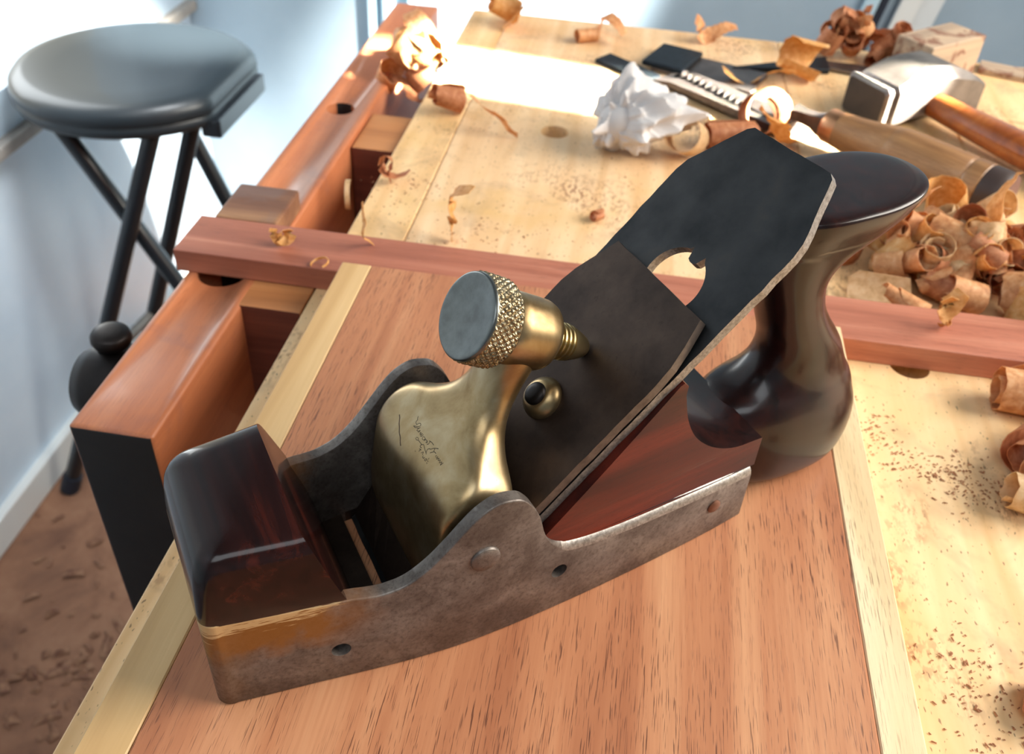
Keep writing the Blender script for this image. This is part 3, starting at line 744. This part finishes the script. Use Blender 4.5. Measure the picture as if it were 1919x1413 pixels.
for t in np.linspace(0, 1, 26):
    y = -14 - 260 * t; a = 9.5 + 3.5 * min(1, t * 4) + 2.5 * max(0, t - .5); b = 8.5 + 2.2 * min(1, t * 3)
    hd.append([Vector(((49 + a * math.cos(q)) * mm_, y * mm_, (-2.4 + b * math.sin(q)) * mm_)) for q in np.linspace(0, 2 * PI, 24, endpoint=False)])
obj('handle', loft(hd), M_amber, hm, 50)
# dark tapered file and its tang
fl = thing('file', 'dark tapered file lying behind the chisel near the hammer', 'file', (.0755, .7244, .0003))
obj('body', poly_plate([(0, 0), (.0764, .0168), (.0766, .0455), (.004, .003)], 0, .004), M_file, fl)
obj('tang', poly_plate([(.0766, .023), (.098, .0175), (.122, .0195), (.122, .0285), (.099, .036), (.0766, .037)], .0005, .0035), M_tool, fl)
# auger bit: twisted steel rod
ab = axis_thing('auger_bit', 'dark twisted steel auger bit between the white paper and the chisel', 'drill bit', (.036, .689), (.094, .628), .0058)
rings = []
for t in np.linspace(0, 1, 90):
    rings.append([Vector((t * .066, .0055 * (1 + .22 * math.cos(2 * (q - t * 34))) * math.cos(q), .0055 * (.8 + .25 * math.cos(2 * (q - t * 34))) * math.sin(q))) for q in np.linspace(0, 2 * PI, 20, endpoint=False)])
obj('twist', loft(rings), M_iron_cast, ab, True)
obj('shank', lathe([(.0036, .066), (.0036, .09), (.003, .092)], (0, 0, 0), (1, 0, 0), 12), M_iron_cast, ab)
# wide steel plate with a dark end, half under the paper
pi_ = thing('loose_plane_iron', 'wide grey plane iron lying behind the crumpled white paper', 'plane iron', (.034, .724, .0003), -.35)
obj('plate', poly_plate([(-.014, -.022), (.066, -.022), (.066, .022), (-.014, .022)], 0, .0028), M_tool, pi_)
obj('cap', poly_plate([(-.022, -.0225), (.012, -.0225), (.012, .0225), (-.022, .0225)], .0029, .007, .001), M_file, pi_)
tag(obj('steel_strip', poly_plate([(-.030, .7120), (-.0195, .728), (.022, .694), (.012, .679)], .0003, .0035), M_file), 'dark steel strip poking out left of the crumpled paper', 'strip')
# weathered block at the back
wb = obj('wood_block', boxbm(-.066, 0, -.0165, .0165, 0, .031, bevel=.0012), M_oldblock)
wb.location = (.2585, .789, .0002); wb.rotation_euler = (0, 0, math.radians(-138 + 180))
tag(wb, 'weathered pale wood block standing at the back edge right of the hammer', 'block')
lt = obj('lath', boxbm(-.05, .05, -.011, .011, 0, .004, bevel=.0006), M_oldblock); lt.location = (.325, .775, .0002); lt.rotation_euler = (0, 0, -.3)
tag(lt, 'thin flat wood lath at the back right corner of the bench', 'lath')
tag(obj('steel_rule', boxbm(.262, .40, .612, .632, .0002, .0022, bevel=.0004), M_tool), 'grey steel rule lying past the hammer handle at right', 'rule')

# crumpled white paper
bm = bmesh.new(); bmesh.ops.create_icosphere(bm, subdivisions=6, radius=1)
dirs = RNG.normal(size=(26, 3)); dirs /= np.linalg.norm(dirs, axis=1)[:, None]; ph = RNG.uniform(0, 6, 26); fr = np.concatenate([RNG.uniform(2.0, 6.5, 14), RNG.uniform(9, 22, 12)])
for v in bm.verts:
    p = np.array(v.co)
    q = p + .16 * np.sin(3 * p[[1, 2, 0]] + 1.0)
    r = .80 + sum((.50 / (1 + k * .30) if k < 14 else .075) * (.5 - abs(math.sin(fr[k] * .5 * q.dot(dirs[k]) + ph[k]))) for k in range(26)) * .66
    r = max(r, .3)
    x, y, z = p * r
    x += .22 * max(0, x) ** 2
    v.co = (x * .048 + .008 * z, y * .046, max(z * .042, -.0215))
pp = obj('crumpled_paper', bm, M_paper, None, 22); pp.location = (-.003, .560, .0218)
tag(pp, 'crumpled white paper towel on the bench behind the iron', 'paper')

# ------------------------------------------------------------------ shavings
def sheet(grid, th):
    """thin solid from a grid of points (rows along, columns across)"""
    g = np.array(grid); du = np.gradient(g, axis=0); dv = np.gradient(g, axis=1)
    n = np.cross(du, dv); n /= np.linalg.norm(n, axis=2)[:, :, None] + 1e-12
    bm = bmesh.new(); a, b = g.shape[:2]
    A = [[bm.verts.new(g[i, j] + n[i, j] * th / 2) for j in range(b)] for i in range(a)]
    B = [[bm.verts.new(g[i, j] - n[i, j] * th / 2) for j in range(b)] for i in range(a)]
    for i in range(a - 1):
        for j in range(b - 1):
            bm.faces.new((A[i][j], A[i + 1][j], A[i + 1][j + 1], A[i][j + 1])); bm.faces.new((B[i][j + 1], B[i + 1][j + 1], B[i + 1][j], B[i][j]))
        bm.faces.new((A[i][0], B[i][0], B[i + 1][0], A[i + 1][0])); bm.faces.new((A[i + 1][-1], B[i + 1][-1], B[i][-1], A[i][-1]))
    for j in range(b - 1):
        bm.faces.new((A[0][j + 1], B[0][j + 1], B[0][j], A[0][j])); bm.faces.new((A[-1][j], B[-1][j], B[-1][j + 1], A[-1][j + 1]))
    return bm
def curl_bm(r0, r1, turns, w, helix=0.0, cone=0.0, seed=0, ragged=.07, seg=18):
    g = np.random.default_rng(seed); n = max(8, int(seg * turns)); m = 5; rows = []
    f1, f2 = g.uniform(0, 6, 2)
    for i in range(n + 1):
        t = i / n; a = t * turns * 2 * PI
        r = (r0 + (r1 - r0) * t) * (1 + .05 * math.sin(a * .7 + f1))
        ww = w * (1 - .5 * max(0, (t - .85) / .15) ** 2 * g.uniform(.4, 1))
        e0, e1 = g.normal(0, ragged * w * .3, 2)
        row = []
        for j in range(m):
            s = j / (m - 1) - .5
            x = s * ww + helix * t * turns + (e0 if j == 0 else e1 if j == m - 1 else 0)
            rr = r * (1 + cone * s)
            row.append((x, rr * math.cos(a + f2), rr * math.sin(a + f2)))
        rows.append(row)
    return sheet(rows, .00028)
def ribbon_bm(L, w, bend, twist, seed, n=16):
    g = np.random.default_rng(seed); rows = []; p = np.zeros(3); a = g.uniform(0, 6); yaw = 0; roll = g.uniform(-.5, .5); ks = g.normal(0, bend, 4)
    for i in range(n + 1):
        t = i / n
        a += (ks[int(t * 3.99)]) / n; yaw += g.normal(0, .15); roll += twist / n
        d = np.array((math.cos(a) * math.cos(yaw), math.cos(a) * math.sin(yaw), math.sin(a)))
        side = np.cross(d, (0, 0, 1)); nn = np.linalg.norm(side); side = side / nn if nn > .05 else np.array((0, 1, 0)); up = np.cross(side, d)
        s_ = side * math.cos(roll) + up * math.sin(roll); ww = w * (.6 + .4 * math.sin(PI * min(1, t + .12))) * g.uniform(.8, 1.1)
        rows.append([p + s_ * ww * (j / 3 - .5) for j in range(4)]); p = p + d * L / n
    return sheet(rows, .00025)
def settle(o, x, y, z0=.0003, embed=0):
    """rest the lowest point of a freely rotated object at height z0"""
    Mx = o.rotation_euler.to_matrix()
    zs = [(Mx @ v.co) for v in o.data.vertices]
    cx0 = sum(p.x for p in zs) / len(zs); cy0 = sum(p.y for p in zs) / len(zs)
    o.location = (x - cx0, y - cy0, z0 - min(p.z for p in zs) - embed)
def shaving(bm, mat, x, y, rot, label, group=None, z=.0003):
    o = obj('wood_shaving', bm, M_shav[mat], None, 50); o.rotation_euler = rot; settle(o, x, y, z)
    return tag(o, label, 'shaving', group)
# single ones that can be told apart
shaving(curl_bm(.0045, .0125, 2.2, .040, .001, 0, 1, .03, 20), 0, .2015, .3475, (0, 0, -.10), 'large rolled tan shaving with dark streaks just in front of the batten at right')
shaving(curl_bm(.004, .012, 1.9, .030, .003, .1, 2), 1, .1905, .3120, (.2, .0, .75), 'rolled reddish shaving between the big tan roll and the lower right edge')
shaving(curl_bm(.006, .012, 1.4, .034, .002, -.1, 3), 0, .1975, .2935, (-.3, .2, .45), 'split tan shaving at the right edge below the big tan roll')
shaving(curl_bm(.005, .0085, 1.3, .020, .002, 0, 4), 3, .1800, .2810, (.1, .1, -.2), 'small pale curl at the lower end of the right edge shavings')
shaving(curl_bm(.004, .008, 1.2, .016, .002, 0, 5), 1, .1605, .189, (.2, .0, 1.2), 'dark reddish curl at the lower right corner of the bench')
shaving(curl_bm(.012, .015, .42, .032, 0, 0, 6), 3, .142, .4165, (1.7, .0, -.06), 'wide pale shaving standing against the batten beside the plane handle')
shaving(curl_bm(.003, .006, 1.5, .017, .006, .5, 7), 0, .1515, .4125, (.3, .35, -.5), 'small conical curl in front of the wide pale shaving by the batten')
shaving(curl_bm(.011, .0135, .9, .036, .002, .1, 8), 0, .2195, .4205, (.4, -.35, -.45), 'broad tan shaving with slits behind the batten at the right edge')
shaving(ribbon_bm(.038, .011, 9.0, 2.2, 23, 26), 2, .1640, .3870, (0, 0, .3), 'crumpled golden shaving lying on the batten right of the plane', z=.0128)
shaving(curl_bm(.0125, .0155, 1.35, .020, .004, .1, 9), 1, .0935, .6120, (0, .15, 1.05), 'round orange red shaving loop above the top of the iron')
shaving(curl_bm(.010, .013, .9, .022, .002, 0, 10), 3, .040, .5640, (.2, .5, 1.2), 'pale curled shaving leaning in front of the white paper')
shaving(curl_bm(.006, .010, 1.6, .034, .001, 0, 11), 1, .0690, .5900, (0, 0, .35), 'pinkish rolled shaving between the white paper and the orange loop')
shaving(curl_bm(.005, .0085, 1.5, .024, .001, 0, 12), 1, .0780, .5690, (.1, .0, .25), 'pinkish rolled shaving lying just behind the upper left edge of the iron')
shaving(ribbon_bm(.07, .016, 3.0, 1.0, 31, 20), 2, .098, .5780, (0, 0, .5), 'golden shaving under the chisel neck behind the iron')
shaving(ribbon_bm(.05, .014, 5.5, 1.2, 33, 24), 0, .0600, .7840, (0, 0, .2), 'tall curly shaving at the back edge behind the loose plane iron')
shaving(curl_bm(.004, .006, 1.2, .018, .001, 0, 13), 0, -.041, .7560, (0, 0, .55), 'thin tubular shaving with an open red end near the back edge')
shaving(ribbon_bm(.05, .012, 2.5, .8, 35, 18), 0, -.024, .7680, (0, 0, -.2), 'pale twisted shaving right behind the thin tubular shaving')
shaving(curl_bm(.006, .012, 1.2, .024, .004, .2, 15), 2, -.112, .7760, (.9, .4, .4), 'upright tan shaving at the back left corner of the bench')
shaving(ribbon_bm(.06, .020, 3.5, .6, 36, 20), 2, -.092, .7660, (0, 0, .1), 'flat crinkled shaving beside the upright one at the back left corner')
shaving(curl_bm(.004, .0095, 1.7, .020, .005, .2, 16), 1, -.1215, .5900, (.3, .3, .4), 'brown curl by the sun stripe on the bench front edge')
shaving(ribbon_bm(.045, .007, 3.0, 1.0, 41, 18), 0, -.0870, .5690, (0, 0, -.2), 'small twisted tan shaving left of the bench dog hole')
shaving(ribbon_bm(.05, .009, 7.0, 1.5, 43, 24), 1, -.1330, .4840, (0, 0, .6), 'reddish frayed shaving on the front edge of the bench behind the batten')
shaving(ribbon_bm(.045, .010, 6.0, 1.8, 45, 24), 2, -.0830, .4280, (0, 0, -.4), 'golden frayed shaving behind the batten near its middle')
shaving(curl_bm(.002, .0035, 1.2, .007, .001, 0, 17), 1, -.0085, .4710, (.1, .1, .9), 'tiny orange curl on the open bench left of the iron')
shaving(ribbon_bm(.030, .007, 6.0, 1.0, 47, 18), 2, -.1640, .3855, (0, 0, .2), 'golden flake on the batten above the vise jaw', z=.0128)
shaving(ribbon_bm(.030, .003, 5.0, 1.0, 49, 18), 2, -.1235, .3960, (0, 0, .9), 'thin golden thread shaving on the batten at the bench front edge', z=.0128)
shaving(curl_bm(.0045, .0050, .7, .0012, 0, 0, 18), 2, -.1395, .3720, (.3, 1.3, .2), 'thin hooked sliver where the board corner meets the batten', z=.0128)
shaving(curl_bm(.0085, .0090, .55, .003, 0, 0, 19), 3, -.1560, .4700, (1.5, 0, .2), 'narrow hooked shaving caught in the gap beside the bench', z=-.012)
shaving(curl_bm(.010, .016, .8, .030, .004, .2, 20), 2, .125, .722, (.5, .3, .2), 'golden shaving beside the dark file')
shaving(ribbon_bm(.06, .014, 4.0, .8, 51, 20), 2, .092, .7020, (0, 0, .4), 'ochre crinkled shaving between the dark file and the chisel blade')
# wads at the back edge and in the gap
TONE = ('tan', 'reddish', 'golden', 'pale')
def wad(n, cx_, cy_, cz, sx, sy, sz, mats, where, group, seed, rr=(.004, .009), ww=(.010, .022)):
    """a loose heap: every shaving an object of its own, told apart by tone, form and place in the heap"""
    g = np.random.default_rng(seed)
    for k in range(n):
        a, b = sorted(g.uniform(*rr, 2)); m = int(g.choice(mats))
        if g.uniform() < .86:
            t = g.uniform(.7, 1.8); w_ = g.uniform(*ww)
            bm = curl_bm(a, b + .001, t, w_, g.uniform(0, .004), g.uniform(-.3, .3), int(g.integers(1e6)), seg=14)
            form = 'tight roll' if t > 1.25 and a < .0062 else 'wide curl' if w_ > (ww[0] + ww[1]) / 2 else 'narrow curl' if t > 1.1 else 'short open curl'
        else: bm = ribbon_bm(g.uniform(.03, .06), g.uniform(.007, .014), g.uniform(3, 7), 1.2, int(g.integers(1e6)), 16); form = 'frayed ribbon'
        u, v, q = g.normal(0, .45, 3)
        zz = cz + sz * max(0, (1 - min(1, u * u + v * v)) * g.uniform(0, 1))
        at = ('front ' if v < -.2 else 'back ' if v > .25 else 'middle ') + ('left' if u < -.2 else 'right' if u > .2 else 'centre')
        if zz > cz + .55 * sz: at = 'top'
        shaving(bm, m, cx_ + sx * u, cy_ + sy * v, tuple(g.uniform(-1.2, 1.2, 3) * (1, 1, 2.6)), '%s %s shaving, %s of %s' % (TONE[m], form, at, where), group, zz)
wad(11, .166, .782, .0003, .028, .013, .026, (1, 1, 0), 'wad at the back edge', 'wad of shavings at the back edge', 5)
wad(8, .203, .780, .0003, .014, .012, .022, (1, 1), 'wad beside the weathered block', 'wad of shavings beside the weathered block', 6)
wad(14, -.158, .657, -.010, .016, .032, .032, (0, 2, 1), 'sunlit wad between jaw and bench', 'shavings stuck between vise jaw and bench', 8, (.006, .013), (.014, .026))
wad(66, .186, .452, .0003, .042, .028, .024, (0, 1, 1, 0, 3, 1, 0, 2), 'heap behind the batten', 'shavings heaped between batten and chisel handle', 9, (.0035, .009), (.012, .026))
wad(14, .155, .452, .0003, .014, .024, .012, (0, 1, 2), 'heap edge under the plane handle', 'shavings at the edge of the heap under the plane handle', 14, (.003, .008), (.010, .022))
wad(12, .224, .440, .0003, .018, .026, .016, (0, 1, 2), 'right end of the heap', 'shavings at the right end of the heap', 12, (.004, .010), (.012, .028))
shaving(curl_bm(.010, .013, .8, .030, .010, .2, 61), 2, .1875, .5000, (.2, 1.2, .4), 'tall upright golden shaving at the back of the heap by the chisel handle', z=.004)
shaving(curl_bm(.006, .009, 1.3, .030, .003, .1, 62), 3, .2050, .4900, (.2, .9, 1.9), 'pale rolled shaving leaning on the end of the chisel handle', z=.006)
# dust and crumbs: nobody could count them
def crumbs(name, label, spots, mat, zf, size):
    bm = bmesh.new(); g = np.random.default_rng(77)
    for cx_, cy_, sx, sy, n_ in spots:
        for _ in range(n_):
            x, y = cx_ + g.normal(0, sx), cy_ + g.normal(0, sy); s = size * g.uniform(.4, 1.3); a = g.uniform(0, 6); z = zf
            c_, s_ = math.cos(a), math.sin(a); l = s * g.uniform(1, 3)
            p = [(-l, -s), (l, -s * .6), (l * .8, s), (-l * .7, s * .8)]
            vs = [bm.verts.new((x + u * c_ - v * s_, y + u * s_ + v * c_, z + g.uniform(0, s * .9))) for u, v in p]
            top_ = bm.verts.new((x, y, z + s * g.uniform(.6, 1.4)))
            for i in range(4): bm.faces.new((vs[i], vs[(i + 1) % 4], top_))
    return tag(obj(name, bm, mat), label, 'debris', None, 'stuff')
crumbs('wood_crumbs', 'fine brown wood crumbs scattered over the bench top',
       [(.125, .318, .006, .012, 90), (.145, .300, .012, .006, 120), (.165, .292, .010, .008, 160), (.140, .20, .010, .012, 120), (.150, .165, .012, .015, 140),
        (-.125, .48, .012, .012, 70), (-.075, .44, .02, .02, 70), (-.03, .47, .05, .06, 60), (.05, .50, .05, .04, 40)], plain('brown_crumbs', (132, 82, 54), .8, var=(170, 116, 78), vs=300), .0002, .00035)
crumbs('floor_chips', 'pale wood chips and dust scattered over the floor at left',
       [(-.62, .62, .06, .06, 60), (-.55, .52, .08, .08, 60), (-.68, .80, .05, .05, 16)], plain('floor_chip_wood', (150, 112, 84), .8, var=(98, 58, 44), vs=100), FZ + .0005, .006)

# ------------------------------------------------------------------ folding stool
st = thing('folding_stool', 'black round folding stool with tubular legs beside the left wall', 'stool', (-.665, 1.145, FZ))
def sp(x, y, z): return Vector((x + .665, y - 1.145, z - FZ))
rings = []
def seat_ring(r, z, cut):
    pts = []
    for a in np.linspace(0, 2 * PI, 72, endpoint=False):
        x, y = r * math.cos(a), r * math.sin(a) * 1.0
        pts.append(Vector((min(x, cut), y, z - FZ)))
    return pts
zt = -.226
for r, z, c in ((.148, zt - .046, .128), (.158, zt - .042, .134), (.162, zt - .033, .138), (.159, zt - .028, .135), (.162, zt - .024, .138), (.160, zt - .012, .136), (.153, zt - .004, .130), (.138, zt - .001, .116), (.10, zt - .003, .085), (.05, zt - .006, .04)):
    rings.append(seat_ring(r, z, c))
obj('seat', loft(rings), M_vinyl, st, 60)
obj('hinge_rail', boxbm(.120, .147, -.084, .080, zt - FZ - .060, zt - FZ - .034, bevel=.004), M_blackpaint, st)
for a, b, nm in (((-.592, 1.03, -.262), (-.787, .900, -.838), 1), ((-.578, 1.13, -.27), (-.77, 1.08, -.838), 1), ((-.728, 1.04, -.285), (-.40, 1.0, -.838), 2), ((-.66, 1.20, -.28), (-.42, 1.15, -.838), 2)):
    o = obj('leg', tube([sp(*a), sp(*b)], .0115, 16), M_blackpaint, st, 50)
    d_ = (Vector(b) - Vector(a)).normalized()
    obj('rubber_foot', tube([sp(*(Vector(b) - d_ * .03)), sp(*b)], .0145, 14), M_darkgap, o, 50)
obj('rung', tube([sp(-.714, .947, -.62), sp(-.698, 1.10, -.62)], .008, 12), M_bright, st, 50)
